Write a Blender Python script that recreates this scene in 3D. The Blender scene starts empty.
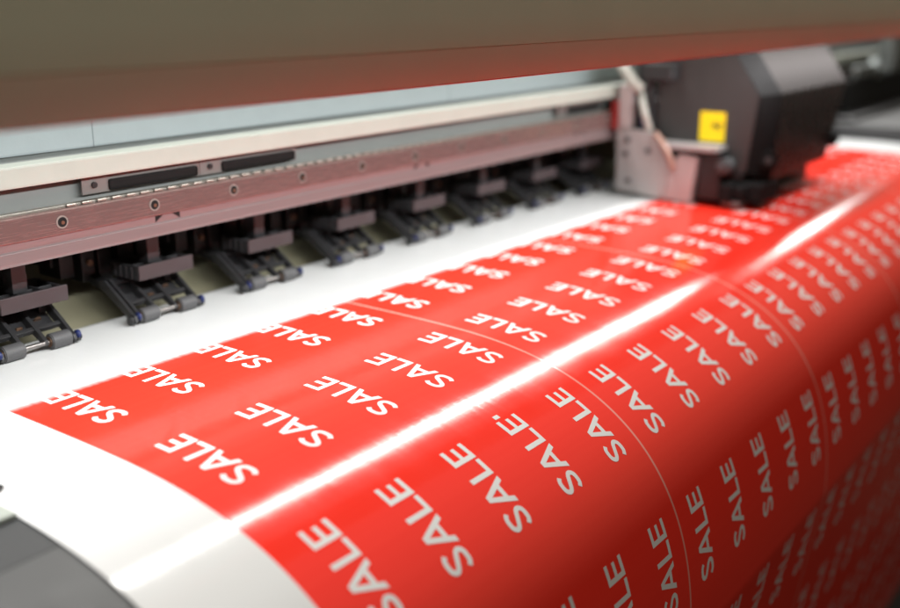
import bpy, bmesh, math, random
import numpy as np
from mathutils import Vector, Matrix
from mathutils.geometry import tessellate_polygon

U = 0.047                      # metres per layout unit (one text column pitch = 47 mm)
random.seed(7)
S = bpy.context.scene
COL = S.collection

# ------------------------------------------------------------------ materials
def mat(name, col, rough=0.5, metal=0.0, var=0.06, nscale=90.0, bump=0.0, bscale=400.0, spec=0.5, stretch=None, rvar=0.08, coat=0.0):
    m = bpy.data.materials.new(name); m.use_nodes = True
    nt = m.node_tree; N = nt.nodes; L = nt.links
    b = N['Principled BSDF']
    b.inputs['Metallic'].default_value = metal
    b.inputs['Specular IOR Level'].default_value = spec
    b.inputs['Coat Weight'].default_value = coat
    tc = N.new('ShaderNodeTexCoord'); mp = N.new('ShaderNodeMapping')
    if stretch: mp.inputs['Scale'].default_value = stretch
    L.new(tc.outputs['Object'], mp.inputs['Vector'])
    n1 = N.new('ShaderNodeTexNoise'); n1.inputs['Scale'].default_value = nscale; n1.inputs['Detail'].default_value = 6
    L.new(mp.outputs[0], n1.inputs['Vector'])
    mix = N.new('ShaderNodeMix'); mix.data_type = 'RGBA'
    c = Vector(col[:3])
    mix.inputs['A'].default_value = (*[max(0, x*(1-var)) for x in c], 1)
    mix.inputs['B'].default_value = (*[min(1, x*(1+var)) for x in c], 1)
    L.new(n1.outputs['Fac'], mix.inputs['Factor']); L.new(mix.outputs['Result'], b.inputs['Base Color'])
    mr = N.new('ShaderNodeMapRange'); mr.inputs['To Min'].default_value = max(0.02, rough-rvar); mr.inputs['To Max'].default_value = min(1, rough+rvar)
    L.new(n1.outputs['Fac'], mr.inputs['Value']); L.new(mr.outputs[0], b.inputs['Roughness'])
    if bump:
        n2 = N.new('ShaderNodeTexNoise'); n2.inputs['Scale'].default_value = bscale; n2.inputs['Detail'].default_value = 3
        L.new(mp.outputs[0], n2.inputs['Vector'])
        bp = N.new('ShaderNodeBump'); bp.inputs['Strength'].default_value = bump; bp.inputs['Distance'].default_value = 0.0004
        L.new(n2.outputs['Fac'], bp.inputs['Height']); L.new(bp.outputs[0], b.inputs['Normal'])
    return m

M = {}
M['blue_grey'] = mat('blue_grey_paint', (.31,.355,.37), .45, bump=.15)
M['seam'] = mat('panel_gap', (.17,.195,.203), .6)
M['cream'] = mat('cream_paint', (.335,.36,.32), .45, bump=.1)
M['recess'] = mat('grey_green_paint', (.16,.17,.163), .45, bump=.1)
M['bracket_paint'] = mat('warm_grey_plate', (.13,.115,.108), .5)
M['rail_steel'] = mat('brushed_steel', (.24,.165,.155), .26, metal=.65, var=.22, nscale=60, stretch=(1,40,40), bump=.12, bscale=300)
M['lip_alu'] = mat('anodised_aluminium', (.215,.168,.168), .32, metal=.4, var=.06, nscale=40, stretch=(.5,30,30), bump=.06)
M['bright_steel'] = mat('bright_steel', (.30,.28,.27), .35, metal=1.0)
M['belt'] = mat('pale_belt', (.30,.28,.245), .34, metal=.6)
M['black'] = mat('black_plastic', (.009,.0085,.009), .45, var=.25, bump=.2, bscale=700)
M['black2'] = mat('charcoal_plastic', (.024,.0235,.025), .42, var=.2, bump=.25, bscale=900)
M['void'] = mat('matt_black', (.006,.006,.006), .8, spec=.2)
M['screw_ring'] = mat('plated_screw', (.26,.23,.21), .35, metal=.3)
M['purple'] = mat('purplish_plastic', (.040,.030,.032), .5, var=.12, bump=.2, bscale=700)
M['roller'] = mat('grey_rubber', (.075,.074,.077), .55, var=.12, bump=.3, bscale=900)
M['blue'] = mat('blue_plastic', (.010,.019,.10), .5)
M['bronze'] = mat('bronze', (.22,.13,.085), .4, metal=.8)
M['olive'] = mat('olive_panel', (.22,.205,.135), .6, var=.05, bump=.15)
M['lid_olive'] = mat('lid_olive_paint', (.78,.82,.645), .55, var=.04, nscale=25, bump=.15)
M['lid_lip'] = mat('lid_satin_lip', (.82,.70,.56), .65, var=.04, nscale=25, bump=.1, spec=.3)
M['lid_edge'] = mat('lid_red_edge', (.55,.10,.07), .4)
M['platen'] = mat('dark_platen', (.034,.035,.036), .55, var=.12, bump=.2)
M['apron'] = mat('grey_apron', (.060,.060,.060), .5, var=.08, bump=.3, bscale=800)
M['cover_grey'] = mat('carriage_grey', (.036,.034,.0335), .46, var=.10, bump=.3, bscale=700)
M['cover_dark'] = mat('carriage_dark', (.010,.009,.009), .8, var=.1, bump=.3, bscale=700, spec=.12)
M['cover_front'] = mat('carriage_front', (.016,.013,.012), .27, var=.08, bump=.1, bscale=700, spec=.5)
M['cover_chamfer'] = mat('carriage_chamfer', (.026,.022,.021), .7, var=.08, bump=.2, bscale=700, spec=.12)
M['plate'] = mat('milled_plate', (.36,.335,.33), .42, metal=.35, var=.1, nscale=50, bump=.1)
M['pink_plate'] = mat('pale_plate', (.34,.29,.285), .45, metal=.1, var=.08)
M['yellow'] = mat('yellow_sticker', (.82,.60,.003), .5)
M['ink'] = mat('black_ink', (.03,.025,.02), .6)
M['white_tube'] = mat('white_tube', (.36,.35,.315), .4)
M['red_plastic'] = mat('red_plastic', (.20,.012,.010), .5)
M['copper'] = mat('copper_tape', (.33,.20,.16), .5, metal=.3)
M['silver'] = mat('dull_silver', (.22,.24,.238), .55, metal=.7, var=.15)
M['housing'] = mat('grey_housing', (.055,.055,.057), .5, var=.1)
M['floor'] = mat('floor_vinyl', (.030,.020,.013), .9, var=.1, nscale=8, spec=.05)

# banner: white film, red ink with a soft unfinished edge, thin seam lines
def banner_mat():
    m = bpy.data.materials.new('printed_film'); m.use_nodes = True
    nt = m.node_tree; N = nt.nodes; L = nt.links; b = N['Principled BSDF']
    uv = N.new('ShaderNodeUVMap'); uv.uv_map = 'sheet'
    sp = N.new('ShaderNodeSeparateXYZ'); L.new(uv.outputs[0], sp.inputs[0])
    def math_(op, a, bb=None, clamp=False):
        n = N.new('ShaderNodeMath'); n.operation = op; n.use_clamp = clamp
        for i, v in enumerate((a, bb)):
            if v is None: continue
            if isinstance(v, (int, float)): n.inputs[i].default_value = v
            else: L.new(v, n.inputs[i])
        return n.outputs[0]
    x, s = sp.outputs[0], sp.outputs[1]           # u = x (columns), v = distance along the film
    # ragged swath edges of the print pass
    mp = N.new('ShaderNodeMapping'); mp.inputs['Scale'].default_value = (3.0, .6, 1); L.new(uv.outputs[0], mp.inputs[0])
    nz = N.new('ShaderNodeTexNoise'); nz.inputs['Scale'].default_value = 6; nz.inputs['Detail'].default_value = 3; L.new(mp.outputs[0], nz.inputs['Vector'])
    wob = math_('MULTIPLY', math_('SUBTRACT', nz.outputs['Fac'], .5), .06)
    ed = math_('ADD', math_('SUBTRACT', math_('ADD', s, wob), math_('MULTIPLY', x, .011)), 1.05)
    ramp = N.new('ShaderNodeMapRange'); ramp.interpolation_type = 'SMOOTHSTEP'
    ramp.inputs['From Min'].default_value = 0.0; ramp.inputs['From Max'].default_value = .20
    L.new(ed, ramp.inputs['Value'])
    def edge(v, lo, w=.006):
        r = N.new('ShaderNodeMapRange'); r.inputs['From Min'].default_value = lo-w; r.inputs['From Max'].default_value = lo+w
        L.new(v, r.inputs['Value']); return r.outputs[0]
    mask = math_('MULTIPLY', ramp.outputs[0], math_('MULTIPLY', edge(x, -.547), math_('SUBTRACT', 1.0, edge(x, 24.5))))
    # seam every five columns
    fr = math_('ABSOLUTE', math_('SUBTRACT', math_('FRACT', math_('DIVIDE', math_('ADD', x, .5+2.5), 5.0)), .5))
    sm = N.new('ShaderNodeMapRange'); sm.inputs['From Min'].default_value = .0022; sm.inputs['From Max'].default_value = .0044
    sm.inputs['To Min'].default_value = 1; sm.inputs['To Max'].default_value = 0; L.new(fr, sm.inputs['Value'])
    # faint pass banding + mottling of the ink
    mp2 = N.new('ShaderNodeMapping'); mp2.inputs['Scale'].default_value = (.12, 7, 1); L.new(uv.outputs[0], mp2.inputs[0])
    nb = N.new('ShaderNodeTexNoise'); nb.inputs['Scale'].default_value = 1.5; nb.inputs['Detail'].default_value = 4; L.new(mp2.outputs[0], nb.inputs['Vector'])
    red = N.new('ShaderNodeMix'); red.data_type = 'RGBA'
    red.inputs['A'].default_value = (.90,.030,.017,1); red.inputs['B'].default_value = (.94,.042,.024,1)
    L.new(nb.outputs['Fac'], red.inputs['Factor'])
    seam = N.new('ShaderNodeMix'); seam.data_type = 'RGBA'; seam.inputs['B'].default_value = (.84,.36,.30,1)
    L.new(math_('MULTIPLY', math_('MULTIPLY', sm.outputs[0], .85), math_('GREATER_THAN', x, 1.0)), seam.inputs['Factor']); L.new(red.outputs['Result'], seam.inputs['A'])
    c = N.new('ShaderNodeMix'); c.data_type = 'RGBA'; c.inputs['A'].default_value = (.74,.745,.74,1)
    L.new(mask, c.inputs['Factor']); L.new(seam.outputs['Result'], c.inputs['B'])
    L.new(c.outputs['Result'], b.inputs['Base Color'])
    b.inputs['Roughness'].default_value = .10; b.inputs['Specular IOR Level'].default_value = .42
    film_bump(nt, uv, b)
    film_sheen(nt, uv, b)
    return m
def film_sheen(nt, uv, b):
    N, L = nt.nodes, nt.links
    mp = N.new('ShaderNodeMapping'); mp.inputs['Scale'].default_value = (1.6, .35, 1); L.new(uv.outputs[0], mp.inputs[0])
    n = N.new('ShaderNodeTexNoise'); n.inputs['Scale'].default_value = 1.4; n.inputs['Detail'].default_value = 6; n.inputs['Roughness'].default_value = .65
    L.new(mp.outputs[0], n.inputs['Vector'])
    r = N.new('ShaderNodeMapRange'); r.inputs['From Min'].default_value = .3; r.inputs['From Max'].default_value = .7
    r.inputs['To Min'].default_value = .095; r.inputs['To Max'].default_value = .15
    L.new(n.outputs['Fac'], r.inputs['Value']); L.new(r.outputs[0], b.inputs['Roughness'])
def film_bump(nt, uv, b):
    N, L = nt.nodes, nt.links
    mp = N.new('ShaderNodeMapping'); mp.inputs['Scale'].default_value = (7, .55, 1); L.new(uv.outputs[0], mp.inputs[0])
    n = N.new('ShaderNodeTexNoise'); n.inputs['Scale'].default_value = 2.2; n.inputs['Detail'].default_value = 4; n.inputs['Roughness'].default_value = .6
    L.new(mp.outputs[0], n.inputs['Vector'])
    n2 = N.new('ShaderNodeTexNoise'); n2.inputs['Scale'].default_value = .8; n2.inputs['Detail'].default_value = 1; L.new(uv.outputs[0], n2.inputs['Vector'])
    ad = N.new('ShaderNodeMath'); ad.operation = 'MULTIPLY_ADD'; ad.inputs[1].default_value = 2.0
    L.new(n2.outputs['Fac'], ad.inputs[0]); L.new(n.outputs['Fac'], ad.inputs[2])
    bp = N.new('ShaderNodeBump'); bp.inputs['Strength'].default_value = 1.0; bp.inputs['Distance'].default_value = .00008
    L.new(ad.outputs[0], bp.inputs['Height']); L.new(bp.outputs[0], b.inputs['Normal'])
def white_ink_mat():
    m = bpy.data.materials.new('bare_white_film'); m.use_nodes = True
    nt = m.node_tree; b = nt.nodes['Principled BSDF']
    uv = nt.nodes.new('ShaderNodeUVMap'); uv.uv_map = 'sheet'
    nz = nt.nodes.new('ShaderNodeTexNoise'); nz.inputs['Scale'].default_value = 3; nt.links.new(uv.outputs[0], nz.inputs['Vector'])
    cr = nt.nodes.new('ShaderNodeMix'); cr.data_type = 'RGBA'; cr.inputs['A'].default_value = (.73,.73,.715,1); cr.inputs['B'].default_value = (.79,.79,.775,1)
    nt.links.new(nz.outputs['Fac'], cr.inputs['Factor']); nt.links.new(cr.outputs['Result'], b.inputs['Base Color'])
    b.inputs['Roughness'].default_value = .10; b.inputs['Specular IOR Level'].default_value = .42
    film_bump(nt, uv, b)
    return m

# ------------------------------------------------------------------ mesh helpers (layout units)
def empty(name, loc, label, cat, group=None):
    o = bpy.data.objects.new(name, None); COL.objects.link(o)
    o.location = Vector(loc)*U; o.empty_display_size = .02
    o['label'] = label; o['category'] = cat
    if group: o['group'] = group
    return o
def obj(name, bm, m, parent=None, origin=(0,0,0), smooth=False):
    """one bmesh in layout units -> one mesh object, written relative to the thing's origin"""
    me = bpy.data.meshes.new(name)
    bmesh.ops.recalc_face_normals(bm, faces=bm.faces)
    for v in bm.verts: v.co = (v.co - Vector(origin))*U
    bm.to_mesh(me); bm.free()
    me.materials.append(m)
    o = bpy.data.objects.new(name, me); COL.objects.link(o)
    if smooth:
        for p in me.polygons: p.use_smooth = True
        me.set_sharp_from_angle(angle=math.radians(38))
    if parent: o.parent = parent
    return o
def B(): return bmesh.new()
def box(bm, x0,x1,y0,y1,z0,z1, bev=.012, seg=2):
    r = bmesh.ops.create_cube(bm, size=1)
    for v in r['verts']:
        v.co = Vector(((x0+x1)/2+v.co.x*(x1-x0), (y0+y1)/2+v.co.y*(y1-y0), (z0+z1)/2+v.co.z*(z1-z0)))
    if bev:
        e = list({e for v in r['verts'] for e in v.link_edges})
        bmesh.ops.bevel(bm, geom=e, offset=bev, segments=seg, profile=.6, affect='EDGES')
    return bm
def prism(bm, prof, x0, x1, bev=.012, taper=None):
    """closed (y,z) outline extruded along x"""
    a = [bm.verts.new((x0, y, z)) for y, z in prof]
    p2 = taper or prof
    c = [bm.verts.new((x1, y, z)) for y, z in p2]
    fs = [bm.faces.new(a), bm.faces.new(c[::-1])]
    n = len(prof)
    for i in range(n): fs.append(bm.faces.new((a[i], c[i], c[(i+1)%n], a[(i+1)%n])))
    if bev:
        e = list({e for f in fs for e in f.edges})
        bmesh.ops.bevel(bm, geom=e, offset=bev, segments=2, profile=.6, affect='EDGES')
    return bm
def ribbon(bm, top, thick, x0, x1, nx=1):
    """a bent sheet: (y,z) polyline with thickness, extruded along x"""
    pts = [Vector((0,y,z)) for y,z in top]; low = []
    for i, p in enumerate(pts):
        t = (pts[min(i+1,len(pts)-1)]-pts[max(i-1,0)]).normalized()
        low.append(p+Vector((0, -t.z, t.y))*thick)
    return prism(bm, [(p.y,p.z) for p in pts]+[(p.y,p.z) for p in reversed(low)], x0, x1, 0)
def cyl(bm, p0, p1, r, seg=24, r2=None, bev=0):
    p0, p1 = Vector(p0), Vector(p1); d = p1-p0
    q = d.to_track_quat('Z','Y').to_matrix().to_4x4()
    res = bmesh.ops.create_cone(bm, cap_ends=True, segments=seg, radius1=r, radius2=r if r2 is None else r2, depth=d.length,
                          matrix=Matrix.Translation((p0+p1)/2) @ q)
    if bev:
        caps = {e for v in res['verts'] for f in v.link_faces if len(f.verts) > 4 for e in f.edges}
        bmesh.ops.bevel(bm, geom=list(caps), offset=bev, segments=2, affect='EDGES')
    return bm
def tube(bm, pts, r, seg=12, sub=8):
    P = [Vector(p) for p in pts]; path = []
    for i in range(len(P)-1):
        a, b_, c, d = P[max(i-1,0)], P[i], P[i+1], P[min(i+2,len(P)-1)]
        for k in range(sub):
            t = k/sub
            path.append(.5*((2*b_)+(-a+c)*t+(2*a-5*b_+4*c-d)*t*t+(-a+3*b_-3*c+d)*t**3))
    path.append(P[-1]); rings = []
    up = Vector((0,0,1))
    for i, p in enumerate(path):
        t = (path[min(i+1,len(path)-1)]-path[max(i-1,0)]).normalized()
        n = t.cross(up)
        n = n.normalized() if n.length > 1e-3 else Vector((1,0,0))
        b2 = t.cross(n)
        rings.append([bm.verts.new(p+(n*math.cos(k*2*math.pi/seg)+b2*math.sin(k*2*math.pi/seg))*r) for k in range(seg)])
    for i in range(len(rings)-1):
        for k in range(seg):
            bm.faces.new((rings[i][k], rings[i][(k+1)%seg], rings[i+1][(k+1)%seg], rings[i+1][k]))
    bm.faces.new(rings[0]); bm.faces.new(rings[-1][::-1])
    return bm

# ------------------------------------------------------------------ the film's path (y,z) by arc length
DY = 1.912
KN = np.array([-.6,.3,1.2,2.1,3.0,3.9,4.8])*DY
KV = np.array([0,.0411,.4186,.9016,.4167,.152,0])/DY
SL = np.linspace(-8, 20, 11201); DS = SL[1]-SL[0]
kap = np.interp(SL, KN, KV); kap[SL < KN[0]] = 0
kap = np.where(SL > 3.30*DY, 0, kap)
kap += .17*np.exp(-((SL-3.42*DY)/.07)**2)/(.07*math.sqrt(math.pi))      # the crease low on the drop
kap = np.where(SL > 3.7*DY, .004, kap)
kap += .016*np.exp(-((SL-1.20*DY)/.05)**2)/(.05*math.sqrt(math.pi))     # slight edge where the film leaves the platen
i0 = int(np.argmin(abs(SL)))
th = np.cumsum(kap)*DS
# behind the platen the film dives down to its roll
back = SL < -2.72
thb = np.where(back, np.maximum(-(-2.72-SL)/.55, -1.45), 0)
th = th + thb
YY = -np.cumsum(np.cos(th))*DS; ZZ = -np.cumsum(np.sin(th))*DS
YY -= YY[i0]; ZZ -= ZZ[i0]
def path(s):
    return np.interp(s, SL, YY), np.interp(s, SL, ZZ), np.interp(s, SL, th)
def film_point(x, s, off=0.0):
    y, z, t = path(s)
    # tiny cockle of the film
    w = .004*np.sin(x*.7+.6*s)*np.exp(-((s-5.0)/2.0)**2) + .0012*np.sin(x*1.7-1.3*s+1.0)*np.exp(-((s-3.0)/2.5)**2)
    w = w*(s > -1.0)
    n = np.stack([np.zeros_like(y), -np.sin(t), np.cos(t)], -1)
    p = np.stack([x+0*y, y, z], -1) + n*(w+off)[..., None]
    return p, n

# ------------------------------------------------------------------ lettering outlines (reading direction a, height b, cap height 1)
W = .163
def glyph_S(a0):
    half = [(.70,.80),(.575,.895),(.41,.9125),(.235,.875),(.145,.745),(.205,.62),(.41,.5)]
    full = half + [(.82-x, 1-y) for x, y in half[-2::-1]]
    P = [Vector(p) for p in full]; pth = []
    for i in range(len(P)-1):
        a, b_, c, d = P[max(i-1,0)], P[i], P[i+1], P[min(i+2,len(P)-1)]
        for k in range(5):
            t = k/5; pth.append(.5*((2*b_)+(-a+c)*t+(2*a-5*b_+4*c-d)*t*t+(-a+3*b_-3*c+d)*t**3))
    pth.append(P[-1]); L_, R_ = [], []
    for i, p in enumerate(pth):
        t = (pth[min(i+1,len(pth)-1)]-pth[max(i-1,0)]).normalized(); n = Vector((-t.y,t.x))
        L_.append(p+n*W/2); R_.append(p-n*W/2)
    return [[(a0+v.x, v.y) for v in (L_[i], L_[i+1], R_[i+1], R_[i])] for i in range(len(pth)-1)]
def glyph_A(a0, w=1.0):
    t = .195
    o = [(0,0),(.5*w-.10,1),(.5*w+.10,1),(w,0),(w-t,0),(w-t-.085,.215),(t+.085,.215),(t,0)]
    hole = [(t+.155,.385),(w-t-.155,.385),(.5*w,.79)]
    V = [Vector((x,y,0)) for x,y in o]; H = [Vector((x,y,0)) for x,y in hole]
    allp = o+hole
    return [[(a0+allp[i][0], allp[i][1]) for i in tri] for tri in tessellate_polygon([V, H])]
def rect(x0,x1,y0,y1): return [(x0,y0),(x1,y0),(x1,y1),(x0,y1)]
def glyph_L(a0): return [rect(a0,a0+W+.015,0,1), rect(a0+W+.015,a0+.66,0,W)]
def glyph_E(a0): return [rect(a0,a0+W+.015,0,1), rect(a0+W+.015,a0+.69,0,W), rect(a0+W+.015,a0+.63,.415,.415+W*.95), rect(a0+W+.015,a0+.685,1-W,1)]
polys = glyph_S(-.41)+glyph_A(.43)+glyph_L(1.56)+glyph_E(2.31)
def word_mesh(pl, step=.2):
    bm = bmesh.new()
    for p in pl:
        ar = sum(p[i-1][0]*p[i][1]-p[i][0]*p[i-1][1] for i in range(len(p)))
        bm.faces.new([bm.verts.new((x,y,0)) for x,y in (p if ar > 0 else p[::-1])])
    bmesh.ops.remove_doubles(bm, verts=bm.verts, dist=1e-5)
    for k in np.arange(-.4, 3.2, step):
        bmesh.ops.bisect_plane(bm, geom=bm.verts[:]+bm.edges[:]+bm.faces[:], plane_co=(k,0,0), plane_no=(1,0,0))
    bm.verts.index_update()
    v = np.array([x.co[:2] for x in bm.verts]); f = [[w.index for w in q.verts] for q in bm.faces]
    bm.free(); return v, f
WV, WF = word_mesh(polys)
TV, TF = word_mesh([rect(3.10,3.27,.60,.60+.26)])          # stray tick beside one word
CAP = .330

def build_banner():
    verts, norms, faces, mats, uvs = [], [], [], [], []
    def add(p, n, uv, fs, mi):
        o = len(verts)
        verts.extend(p.tolist()); norms.extend(n.tolist()); uvs.extend(uv)
        for f in fs: faces.append([i+o for i in f]); mats.append(mi)
    xs = np.concatenate([np.arange(-1.72, 26.5, .12), [26.5]])
    ss = np.unique(np.round(np.concatenate([np.arange(-6, -2.8, .1), np.arange(-2.8, -2, .04), np.arange(-2, 1, .15), np.arange(1, 8, .05), np.arange(8, 19.01, .25)]), 4))
    X, Sg = np.meshgrid(xs, ss, indexing='ij')
    for off, sgn in ((0, 1), (-.005, -1)):
        P, Nn = film_point(X.ravel(), Sg.ravel(), np.full(X.size, float(off)))
        ns = len(ss); fs = []
        for i in range(len(xs)-1):
            for j in range(ns-1):
                q = (i*ns+j, i*ns+j+1, (i+1)*ns+j+1, (i+1)*ns+j)
                fs.append(q if sgn > 0 else q[::-1])
        add(P, Nn*sgn, list(zip(X.ravel().tolist(), Sg.ravel().tolist())), fs, 0 if sgn > 0 else 1)
    # cut edges
    for xe, nx in ((-1.72, -1), (26.5, 1)):
        a, _ = film_point(np.full(len(ss), xe), ss, np.zeros(len(ss))); b_, _ = film_point(np.full(len(ss), xe), ss, np.full(len(ss), -.005))
        P = np.concatenate([a, b_]); Nn = np.tile([nx, 0., 0.], (len(P), 1)); n = len(ss)
        add(P, Nn, [(xe, s) for s in ss]*2, [((j, j+n, j+1+n, j+1) if nx < 0 else (j, j+1, j+1+n, j+n)) for j in range(n-1)], 1)
    # knocked-out white words
    def letters(V, F, c, r):
        x = c-(V[:,1]-.5)*CAP*1.06; s = r*DY-V[:,0]*CAP
        P, Nn = film_point(x, s, np.full(len(x), .0022))
        add(P, Nn, list(zip(x.tolist(), s.tolist())), F, 1)
    for r in range(0, 10):
        for c in range(0, 25):
            letters(WV, WF, c, r)
    letters(TV, TF, 3, 2)
    me = bpy.data.meshes.new('printed_banner')
    me.from_pydata([tuple(c*U for c in v) for v in verts], [], faces)
    me.materials.append(banner_mat()); me.materials.append(white_ink_mat())
    me.polygons.foreach_set('material_index', mats); me.polygons.foreach_set('use_smooth', [True]*len(faces))
    ul = me.uv_layers.new(name='sheet')
    li = np.empty(len(me.loops), int); me.loops.foreach_get('vertex_index', li)
    ul.data.foreach_set('uv', np.array(uvs)[li].ravel())
    me.update()
    # letter faces must face the same way as the film
    me.normals_split_custom_set_from_vertices([tuple(n) for n in norms])
    o = bpy.data.objects.new('printed_banner', me); COL.objects.link(o)
    o['label'] = 'glossy red and white film printed with rows of SALE, bending over the front edge'
    o['category'] = 'banner'
    return o
build_banner()

# ------------------------------------------------------------------ the printer (one thing)
XL, XR = -9.0, 38.0
PR = empty('wide_format_printer', (10, 2, -18), 'wide format inkjet printer with cream beam, pinkish steel rail and olive front cover', 'printer')
PO = (10, 2, -18)
def part(name, bm, m, parent=PR, smooth=False): 
    o = obj(name, bm, M[m] if isinstance(m, str) else m, parent, PO, smooth); return o

# platen and apron under the film
def under(a, b_, n, off):
    y, z, t = path(np.linspace(a, b_, n))
    return [(float(yy+np.sin(tt)*off), float(zz-np.cos(tt)*off)) for yy, zz, tt in zip(y, z, t)]
pf = [(2.70,-.02)]+under(-2.4, 1.74, 24, .02)
part('platen', prism(B(), pf+[(pf[-1][0],-.60),(2.70,-.60)], XL, XR, 0), 'platen', smooth=True)
ap = under(1.748, 6.4, 44, .021)
ribbon_pts = ap + [(ap[-1][0]+.4, ap[-1][1]-.3), (-3.0, ap[-1][1]-1.0)]
bm = B(); ribbon(bm, ribbon_pts, .08, XL, XR)
part('apron', bm, 'apron', smooth=True)
part('front_panel', box(B(), XL, XR, -3.05, -2.6, -17.9, ap[-1][1]-.9, .03), 'apron')
bm = B(); cyl(bm, (-2.12,-1.30,-.06),(-2.12,-1.30,-.035), .045, 16)
part('platen_screw', bm, 'black2', smooth=True)

# inner back and beam
part('inner_panel', prism(B(), [(2.84,-.5),(2.90,-.22),(3.05,-.09),(3.3,.03),(3.6,.16),(4.0,.34),(4.4,.60),(4.7,1.0),(4.75,1.186),(4.9,1.186),(4.9,-.5)], XL, XR, 0), 'olive', smooth=True)
part('beam', box(B(), XL, XR, 2.16, 6.2, 1.22, 2.30, .01), 'recess')
bp_ = part('back_panel', box(B(), XL, XR, 2.62, 6.2, 2.302, 3.30, .03), 'blue_grey')
for x in (1.9, 9.2, 16.5, 23.8): part('panel_seam', box(B(), x, x+.007, 2.614, 2.63, 2.31, 3.26, 0), 'seam', bp_)
bm = B(); box(bm, XL, 34.0, 1.86, 2.158, 2.075, 2.315, .025)
part('top_bar', bm, 'cream')
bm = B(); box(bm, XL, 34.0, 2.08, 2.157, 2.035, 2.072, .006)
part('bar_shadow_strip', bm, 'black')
# slotted plates hung under the bar
for x0, n in ((1.30, 2), (12.0, 1)):
    for i in range(n):
        xa = x0+i*1.76
        sp = part('slotted_plate', box(B(), xa, xa+1.75, 2.05, 2.075, 1.845, 2.05, .006), 'bracket_paint')
        part('slot', box(B(), xa+.36, xa+1.70, 2.030, 2.049, 1.860,1.990, .03), 'void', sp)
        bm = B(); cyl(bm, (xa+.16,2.02,1.95),(xa+.16,2.049,1.95), .036, 16)
        part('plate_screw', bm, 'black', sp, True)
# guide rail
rail = part('guide_rail', prism(B(), [(1.90,1.475),(1.90,1.745),(1.915,1.765),(2.155,1.765),(2.155,1.475)], XL, 33.0, .008), 'rail_steel')
for k in range(-1, 18):
    x = .90+1.288*k
    bm = B(); cyl(bm, (x,1.893,1.615),(x,1.8995,1.615), .076, 24)
    rg = part('screw_hole', bm, 'screw_ring', rail, True)
    bm = B(); cyl(bm, (x,1.8905,1.615),(x,1.8925,1.615), .058, 20)
    part('screw_recess', bm, 'void', rail, True)
    bm = B(); cyl(bm, (x+.006,1.888,1.608),(x+.006,1.890,1.608), .024, 6)
    part('screw', bm, 'bronze', rail, True)
# lip below the rail
lip = part('beam_lip', prism(B(), [(1.93,1.474),(1.935,1.375),(1.915,1.365),(1.91,1.24),(1.93,1.205),(2.155,1.205),(2.155,1.474)], XL, 33.0, .006), 'lip_alu')
for k in range(0, 6):
    xa = .90+1.288*(1+4*k)
    bm = B(); 
    for dx, f in ((.02, 1), (.40, -1)):
        a = [bm.verts.new((xa+dx, y, z)) for y, z in ((1.9285,1.465),)]
        v1 = bm.verts.new((xa+dx+.12*f, 1.9285, 1.465)); v2 = bm.verts.new((xa+dx, 1.930, 1.385))
        v4 = bm.verts.new((xa+dx, 1.934, 1.465)); v5 = bm.verts.new((xa+dx+.12*f, 1.934, 1.465)); v6 = bm.verts.new((xa+dx, 1.936, 1.385))
        bm.faces.new((a[0],v1,v2)); bm.faces.new((v4,v6,v5)); bm.faces.new((a[0],v4,v5,v1)); bm.faces.new((v1,v5,v6,v2)); bm.faces.new((v2,v6,v4,a[0]))
    part('index_mark', bm, 'void', lip)
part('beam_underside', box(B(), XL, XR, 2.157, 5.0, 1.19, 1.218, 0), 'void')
# toothed belt lying on the rail's top
bm = B()
box(bm, XL, 24.4, 1.955, 2.06, 1.766, 1.79, .004)
x = 1.0
while x < 13.8:
    box(bm, x, x+.13, 1.925, 1.954, 1.767, 1.80, .012, 2); x += .205
part('toothed_belt', bm, 'belt')

# front cover, swung up: leaning sheet with a turned lip
lidp = [(-2.22,3.575),(-2.245,3.66),(-2.275,3.90),(-2.34,4.8),(-2.5,6.4),(-2.8,8.4)]
bm = B(); ribbon(bm, lidp, -.14, XL, 29)
lid = part('front_cover', bm, 'lid_olive', smooth=True)
bm = B(); prism(bm, [(-2.215,3.57),(-2.06,3.210),(-1.93,3.232),(-2.08,3.60)], XL, 29, .018)
part('cover_lip', bm, 'lid_lip', lid, True)
bm = B(); cyl(bm, (XL,-2.00,3.207),(29,-2.00,3.207), .014, 10)
part('edge_trim', bm, 'lid_edge', lid, True)

# right end of the machine
eh = part('end_housing', prism(B(), [(-1.5,-.3),(-1.6,.25),(-1.2,.42),(4.0,.42),(4.0,-.3)], 26.8, 37.5, .05), 'housing')
part('housing_step', box(B(), 27.2, 37.4, .7, 3.9, .422, .56, .04), 'black2', eh)
part('cap_station', box(B(), 28.6, 37.4, 1.35, 3.6, .562, 1.55, .06), 'void', eh)
bm = B(); cyl(bm, (31.8,1.30,1.78),(31.8,1.60,1.78), .36, 28, bev=.05); cyl(bm, (31.8,1.18,1.78),(31.8,1.30,1.78), .13, 20, bev=.02)
part('belt_pulley', bm, 'silver', smooth=True)
part('motor_bracket', prism(B(), [(1.75,1.56),(1.30,1.56),(1.22,2.1),(1.30,3.0),(1.75,3.0)], 33.3, 36.5, .05), 'silver')
part('idler_arm', box(B(), 29.6, 31.4, 1.4, 1.6, 1.60, 1.95, .05), 'silver')
part('cable_carrier', box(B(), 24.9, 28.2, 1.70, 1.855, 2.36, 2.56, .04), 'black2')

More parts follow.
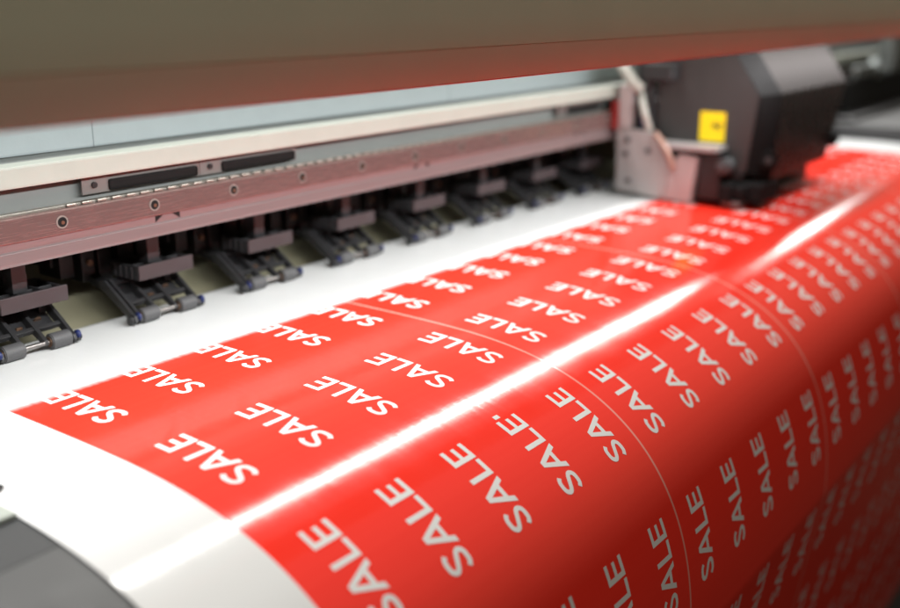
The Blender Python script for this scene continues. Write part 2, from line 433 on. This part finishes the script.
# ------------------------------------------------------------------ media edge clip lying at the film's left edge
cl = empty('media_edge_clip', (-1.85,-.6,0), 'small cream edge clip with black tip at the left margin of the white film', 'clip')
obj('clip_plate', box(B(), -3.2, -1.728, -1.16, .3, -.030, .010, .004), M['cream'], cl, (-1.85,-.6,0))
obj('clip_tip', box(B(), -1.98, -1.545, -.68, -.60, .0105, .045, .008), M['black'], cl, (-1.85,-.6,0))

# ------------------------------------------------------------------ pinch roller units
PITCH = 1.912
labels = [
 'nearest pinch roller unit, cut by the left frame edge open ribbed tray in view',
 'second black pinch roller unit from the left, sharply in focus, under the first rail marks',
 'third black pinch roller unit from the left, two blue end caps in view',
 'fourth pinch roller unit from the left, slightly blurred, mid beam',
 'fifth pinch roller unit from the left, blurred, mid beam',
 'sixth pinch roller unit from the left, blurred, third from last before the carriage',
 'seventh pinch roller unit from the left, next to last before the grey carriage plate',
 'last pinch roller unit, far right, partly hidden behind the carriage plate',
]
def make_unit():
    t = empty('pinch_roller_unit', (0,0,0), labels[0], 'roller unit', 'pinch roller units under the beam')
    def p(name, bm, m, par=t, smooth=False): return obj(name, bm, M[m], par, (0,0,0), smooth)
    # x=0 is the middle of the roller frame; y,z stay in printer coordinates
    # rear mounting block under the beam
    bm = B()
    box(bm, -.86,-.66, 3.35,3.85, .52,1.19, .012); box(bm, -.60,-.40, 3.25,3.85, .44,1.19, .012); box(bm, -.38,-.18, 3.2,3.8, .40,1.19, .012)
    box(bm, -.90,.52, 3.5,3.95, .66,1.18, .01); box(bm, -.10,.14, 3.15,3.7, .42,1.18, .012); box(bm, .24,.44, 3.2,3.7, .46,1.18, .012)
    blk = p('mounting_block', bm, 'black')
    bm = B(); cyl(bm, (-.50,3.20,.70),(-.50,3.249,.70), .042, 14)
    p('block_screw', bm, 'bronze', blk, True)
    # swing arms
    for sx in (-1, 1):
        x0 = -.50 if sx < 0 else .38
        a = [(3.75,.72),(3.45,.58),(3.15,.48),(2.90,.42),(2.80,.42),(2.80,.33),(2.95,.34),(3.2,.40),(3.5,.49),(3.8,.56)]
        p('swing_arm', prism(B(), a, x0, x0+.12, .012), 'black')
    # spring holder: open topped tray with ribs, purplish front
    bm = B()
    box(bm, -.31,.57, 2.43,2.475, .53,.725, .008)
    hb = p('spring_holder', bm, 'purple')
    bm = B()
    box(bm, -.31,-.265, 2.476,3.05, .53,.715, .006); box(bm, .525,.57, 2.476,3.05, .53,.70, .006)
    box(bm, -.26,.52, 2.476,3.05, .531,.56, 0); box(bm, -.26,.52, 3.0,3.05, .561,.72, .006)
    for x in (-.02, .27): box(bm, x,x+.03, 2.476,2.999, .561,.708, .006)
    box(bm, -.264,.524, 2.70,2.725, .562,.69, .004)
    for yy in (2.56, 2.68, 2.80, 2.92): box(bm, -.33,-.311, yy,yy+.05, .54,.70, .006)
    p('holder_tray', bm, 'black2', hb)
    bm = B(); box(bm, -.06,.13, 2.56,2.78, .71,1.203, .012); box(bm, .13,.17, 2.62,2.72, .78,.92, .008)
    p('hanger_post', bm, 'black2')
    # roller frame: sloping open frame of two cheeks, two ribs and cross bars
    cheek = [(2.245,.075),(2.27,.135),(2.36,.185),(2.52,.295),(2.86,.520),(2.98,.50),(2.98,.43),(2.70,.265),(2.42,.095),(2.33,.030),(2.27,.035)]
    bm = B()
    for x in (-.555,-.475,.475): prism(bm, cheek, x, x+.045, .007)
    rib = [(2.29,.08),(2.31,.14),(2.52,.275),(2.82,.46),(2.86,.30),(2.50,.15),(2.36,.07)]
    for x in (-.185,.115): prism(bm, rib, x, x+.05, .008)
    # sloped floor (with cross bars standing on it)
    prism(bm, [(2.60,.190),(2.96,.42),(2.98,.385),(2.62,.155)], -.43, .475, 0)
    prism(bm, [(2.50,.24),(2.545,.27),(2.58,.215),(2.535,.185)], -.43, .475, .006)
    prism(bm, [(2.86,.46),(2.98,.50),(2.98,.43),(2.88,.41)], -.43, .475, .006)
    fr = p('roller_frame', bm, 'black2')
    bm = B(); cyl(bm, (-.56,2.33,.105),(.54,2.33,.105), .030, 12)
    p('axle', bm, 'bright_steel', fr, True)
    bm = B(); cyl(bm, (.30,2.72,.275),(.30,2.735,.288), .05, 16); box(bm, -.02,.06, 2.66,2.70, .225,.262, .006)
    p('frame_rivet', bm, 'bronze', fr, True)
    for x in (-.425, .19):
        bm = B(); cyl(bm, (x,2.33,.105),(x+.265,2.33,.105), .100, 32, bev=.012)
        r = p('pinch_roller', bm, 'roller', t, True)
        bm = B(); cyl(bm, (x-.012,2.33,.105),(x-.001,2.33,.105), .062, 20)
        p('roller_hub', bm, 'bronze', r, True)
    for x, dx in ((.522,.055), (-.508,.05)):
        bm = B(); cyl(bm, (x,2.29,.122),(x+dx,2.29,.122), .054, 20, bev=.012)
        p('end_cap', bm, 'blue', t, True)
    for xa, xb in ((.522,.600), (-.60,-.557)):
        bm = B(); cyl(bm, (xa,2.325,.085),(xb,2.325,.085), .062, 20, bev=.012)
        p('axle_boss', bm, 'black2', t, True)
    return t
def copy_tree(o, parent=None):
    c = o.copy(); COL.objects.link(c); c.parent = parent
    for ch in list(o.children): copy_tree(ch, c)
    return c
proto = make_unit()
units = [proto]+[copy_tree(proto) for _ in range(len(labels)-1)]
for k, o in enumerate(units):
    o.location = Vector((.64+PITCH*k, 0, 0))*U
    o.location.x += random.uniform(-.025,.025)*U; o.rotation_euler.z = random.uniform(-.006,.006)
    o['label'] = labels[k]

# ------------------------------------------------------------------ print carriage
CO = (16, 0, .1)
ca = empty('print_carriage', CO, 'dark grey print head carriage with chamfered cover standing over the red film', 'carriage')
def cp(name, bm, m, par=ca, smooth=False): return obj(name, bm, M[m], par, CO, smooth)
side = [(1.08,1.35),(1.08,3.55),(-.18,3.55),(-.62,2.92),(-1.10,2.23),(-.93,.70),(-.5,.62),(.2,1.0)]
cv = cp('cover', prism(B(), side, 14.4, 19.2, .02), 'cover_grey')
# bevelled corner strip and front shell (nose profile)
inn = [(-.20,3.54),(-.63,2.91),(-1.115,2.23),(-.945,.68)]
out = [(-.42,3.54),(-.92,2.93),(-1.39,2.25),(-1.30,.56)]
bm = B()
for i in range(3):
    a, b_ = inn[i], inn[i+1]; c, d = out[i+1], out[i]
    q = [(14.39,*a),(14.39,*b_),(14.85,*c),(14.85,*d)]
    f = [bm.verts.new(v) for v in q]; g = [bm.verts.new((v[0]+.3, v[1]+.12, v[2])) for v in q]
    bm.faces.new(f); bm.faces.new(g[::-1])
    for k in range(4): bm.faces.new((f[k], f[(k+1)%4], g[(k+1)%4], g[k]))
cp('corner_strip', bm, 'cover_dark', cv)
up = [out[0], out[1], out[2], (out[2][0]+.3,out[2][1]), (out[1][0]+.3,out[1][1]), (out[0][0]+.3,out[0][1])]
cp('upper_front', prism(B(), up, 14.852, 19.0, .02), 'cover_chamfer', cv)
lo = [(-1.388,2.245),(-1.30,.56),(-.9,.56),(-1.05,2.245)]
bm = B(); prism(bm, lo, 14.852, 19.0, .02)
for v in bm.verts:
    if v.co.x > 18 and v.co.z < 1: v.co.x -= .75
cp('lower_front', bm, 'cover_front', cv)
bm = B(); cyl(bm, (14.75,-1.24,.95),(14.62,-1.30,.95), .20, 24, bev=.04)
kn = cp('side_knob', bm, 'void', ca, True)
bm = B(); cyl(bm, (14.62,-1.30,.95),(14.59,-1.32,.95), .08, 20, bev=.02)
cp('knob_cap', bm, 'housing', kn, True)
bm = B(); cyl(bm, (18.35,-1.24,1.0),(18.62,-1.30,1.0), .20, 24, bev=.03)
cp('side_knob', bm, 'void', ca, True)
# head base under the cover
cp('head_base', box(B(), 14.35, 18.3, -.90, 1.0, .10, .70, .03), 'black')
cp('front_foot', box(B(), 14.28, 15.25, -1.32, -.905, .12, .50, .04), 'cover_dark')
cp('skid_plate', box(B(), 14.0, 14.6, -1.0, -.62, .06, .16, .02), 'silver'); cp('skid_plate', box(B(), 16.2, 17.6, -1.1, -.905, .10, .20, .03), 'silver')
# milled side plate and neighbours
pl = cp('side_plate', prism(B(), [(1.74,.14),(.62,.06),(.52,.78),(.88,1.40),(1.78,1.46)], 13.98, 14.12, .015), 'plate')
bm = B()
for y, z in ((1.50,1.22),(1.54,.92),(1.02,1.02),(1.45,.36)): cyl(bm, (13.95,y,z),(13.979,y,z), .062, 18, bev=.01)
cp('plate_bolt', bm, 'housing', pl, True)
cp('head_plate', prism(B(), [(.60,.07),(.02,.03),(-.10,.98),(.30,1.02),(.50,.78)], 13.94, 14.14, .02), 'pink_plate')
bm = B(); tube(bm, [(13.92,.85,1.40),(13.86,.60,1.15),(13.86,.48,.95),(13.90,.40,.72)], .07, 10)
cp('ribbon_wire', bm, 'copper', ca, True)
bm = B(); prism(bm, [(.80,1.12),(-.52,1.12),(-.52,1.23),(.80,1.23)], 13.86, 14.38, .02)
cp('top_ledge', bm, 'plate')
bm = B(); box(bm, 13.98, 14.38, -.56, -.12, .16, 1.055, .02); box(bm, 14.15, 14.38, -.10, .9, .15, 1.055, 0)
cp('dark_bracket', bm, 'black')
bm = B(); cyl(bm, (13.95,-.62,.84),(14.3,-.62,.84), .16, 24, bev=.03); cyl(bm, (13.86,-.62,.84),(13.95,-.62,.84), .07, 16, bev=.02)
cp('thumb_screw', bm, 'housing', ca, True)
bm = B(); box(bm, 13.9, 14.3, -.85, -.60, .14, .50, .03); box(bm, 14.0, 14.32, -1.05, -.855, .22, .46, .03)
cp('sensor_block', bm, 'cover_dark')
# upright to the rail, runner and small red block
bm = B(); box(bm, 13.96, 14.15, 1.46, 1.74, 1.465, 2.34, .02)
cp('upright', bm, 'pink_plate')
cp('rail_runner', box(B(), 14.2, 18.8, 1.50, 1.88, 1.30, 1.95, .03), 'black2')
cp('red_end_block', box(B(), 13.90, 14.06, 1.745, 1.885, 1.42, 2.02, .02), 'red_plastic')
# hoses
bm = B(); tube(bm, [(14.35,1.95,2.75),(14.15,1.72,2.62),(14.05,1.45,2.38),(14.1,1.30,2.25)], .12, 14)
cp('ink_hose', bm, 'white_tube', ca, True)
bm = B(); tube(bm, [(14.2,1.36,2.20),(14.02,1.22,1.98),(13.98,1.12,1.72),(14.1,1.08,1.45)], .075, 14)
cp('ink_hose', bm, 'white_tube', ca, True)
bm = B(); tube(bm, [(14.25,1.34,2.2),(14.22,1.30,1.9),(14.15,1.24,1.50)], .045, 12)
cp('blue_wire', bm, 'blue', ca, True)
bm = B(); box(bm, 14.2, 14.39, 1.10, 1.46, 1.36, 2.9, .03); box(bm, 14.0, 14.5, .6, 1.25, 2.46, 2.8, .05)
cp('hose_clamp', bm, 'black2')
# yellow warning sticker with a small dark mark
st = cp('warning_sticker', box(B(), 14.385, 14.399, -.44, .10, 1.27, 1.86, .004), 'yellow')
bm = B()
def bar(bm, p, q, w):
    (y0,z0),(y1,z1) = p, q; d = Vector((y1-y0, z1-z0)).normalized(); n = Vector((-d.y, d.x))*w
    pts = [(y0+n.x,z0+n.y),(y1+n.x,z1+n.y),(y1-n.x,z1-n.y),(y0-n.x,z0-n.y)]
    prism(bm, pts, 14.379, 14.3845, 0)
bar(bm, (-.40,1.62),(-.17,1.58),.018); bar(bm, (-.17,1.58),(-.25,1.66),.016); bar(bm, (-.36,1.54),(-.22,1.55),.014)
cp('sticker_mark', bm, 'ink', st)

# ------------------------------------------------------------------ floor
bm = B(); bmesh.ops.create_grid(bm, x_segments=2, y_segments=2, size=160)
for v in bm.verts: v.co.z = -18.05
fl = obj('floor', bm, M['floor']); fl['kind'] = 'structure'

# ------------------------------------------------------------------ light: ceiling fixtures behind and along the printer, plus an added key panel
def lamp(name, x0, x1, y, z, wy, rad, col):
    l = bpy.data.lights.new(name, 'AREA'); l.shape = 'RECTANGLE'
    l.size = (x1-x0)*U; l.size_y = wy*U
    l.energy = rad*math.pi*l.size*l.size_y; l.color = col
    o = bpy.data.objects.new(name, l); COL.objects.link(o); o.location = Vector(((x0+x1)/2, y, z))*U
    return o
lamp('overhead_light', 4, 72, 11, 30, 1.9, 48, (1.0,.985,.95))
lamp('overhead_light', -30, 13, 11, 30, 3.6, 19, (1.0,.985,.95))  # added key panel, no real fixture; brightens the film without mirroring in it
lamp('overhead_light', 93, 107, 10.5, 30, 2.0, 46, (1.0,.985,.95))
# the cover's own light bar, tucked behind its lip and shining down onto the platen
led = lamp('cover_light_bar', -3, 27, -1.80, 3.42, .18, 55, (.965,.985,1.0))
led.rotation_euler = (math.radians(46), 0, 0); led.data.spread = math.radians(112)
w = bpy.data.worlds.new('World'); S.world = w; w.use_nodes = True
wn = w.node_tree; bg = wn.nodes['Background']
tc = wn.nodes.new('ShaderNodeTexCoord'); sx = wn.nodes.new('ShaderNodeSeparateXYZ'); wn.links.new(tc.outputs['Generated'], sx.inputs[0])
rp = wn.nodes.new('ShaderNodeValToRGB'); wn.links.new(sx.outputs['Z'], rp.inputs['Fac'])
e = rp.color_ramp.elements                     # a dim room: dark below, pale walls, pale ceiling
e[0].position = 0.0; e[0].color = (.022,.015,.009,1); e[1].position = .35; e[1].color = (.32,.26,.185,1)
x_ = e.new(.8); x_.color = (.45,.44,.42,1)
wn.links.new(rp.outputs[0], bg.inputs['Color']); bg.inputs['Strength'].default_value = 1.0

# ------------------------------------------------------------------ camera
yaw, pitch, roll = math.radians(53.15), math.radians(16.36), math.radians(-.08)
F = 1036.3
fw = Vector((math.sin(yaw)*math.cos(pitch), math.cos(yaw)*math.cos(pitch), -math.sin(pitch)))
r = Vector((math.cos(yaw), -math.sin(yaw), 0)); u = r.cross(fw)
r2 = math.cos(roll)*r+math.sin(roll)*u; u2 = -math.sin(roll)*r+math.cos(roll)*u
mw = Matrix((( r2.x,u2.x,-fw.x,-5.7372*U),(r2.y,u2.y,-fw.y,-8.6048*U),(r2.z,u2.z,-fw.z,4.0413*U),(0,0,0,1)))
cd = bpy.data.cameras.new('camera'); cam = bpy.data.objects.new('camera', cd); COL.objects.link(cam)
cam.matrix_world = mw
cd.sensor_fit = 'HORIZONTAL'; cd.sensor_width = 36; cd.lens = 36*F/900
cd.clip_start = .02; cd.clip_end = 60
cd.dof.use_dof = True; cd.dof.focus_distance = 11.6*U; cd.dof.aperture_fstop = cd.lens/1000/(.22*U); cd.dof.aperture_blades = 9
S.camera = cam
S.view_settings.view_transform = 'Standard'; S.view_settings.look = 'None'; S.view_settings.exposure = 0
S.render.engine = 'CYCLES'
S.cycles.use_denoising = True
S.cycles.max_bounces = 8; S.cycles.diffuse_bounces = 5; S.cycles.glossy_bounces = 4
S.cycles.sample_clamp_indirect = 8
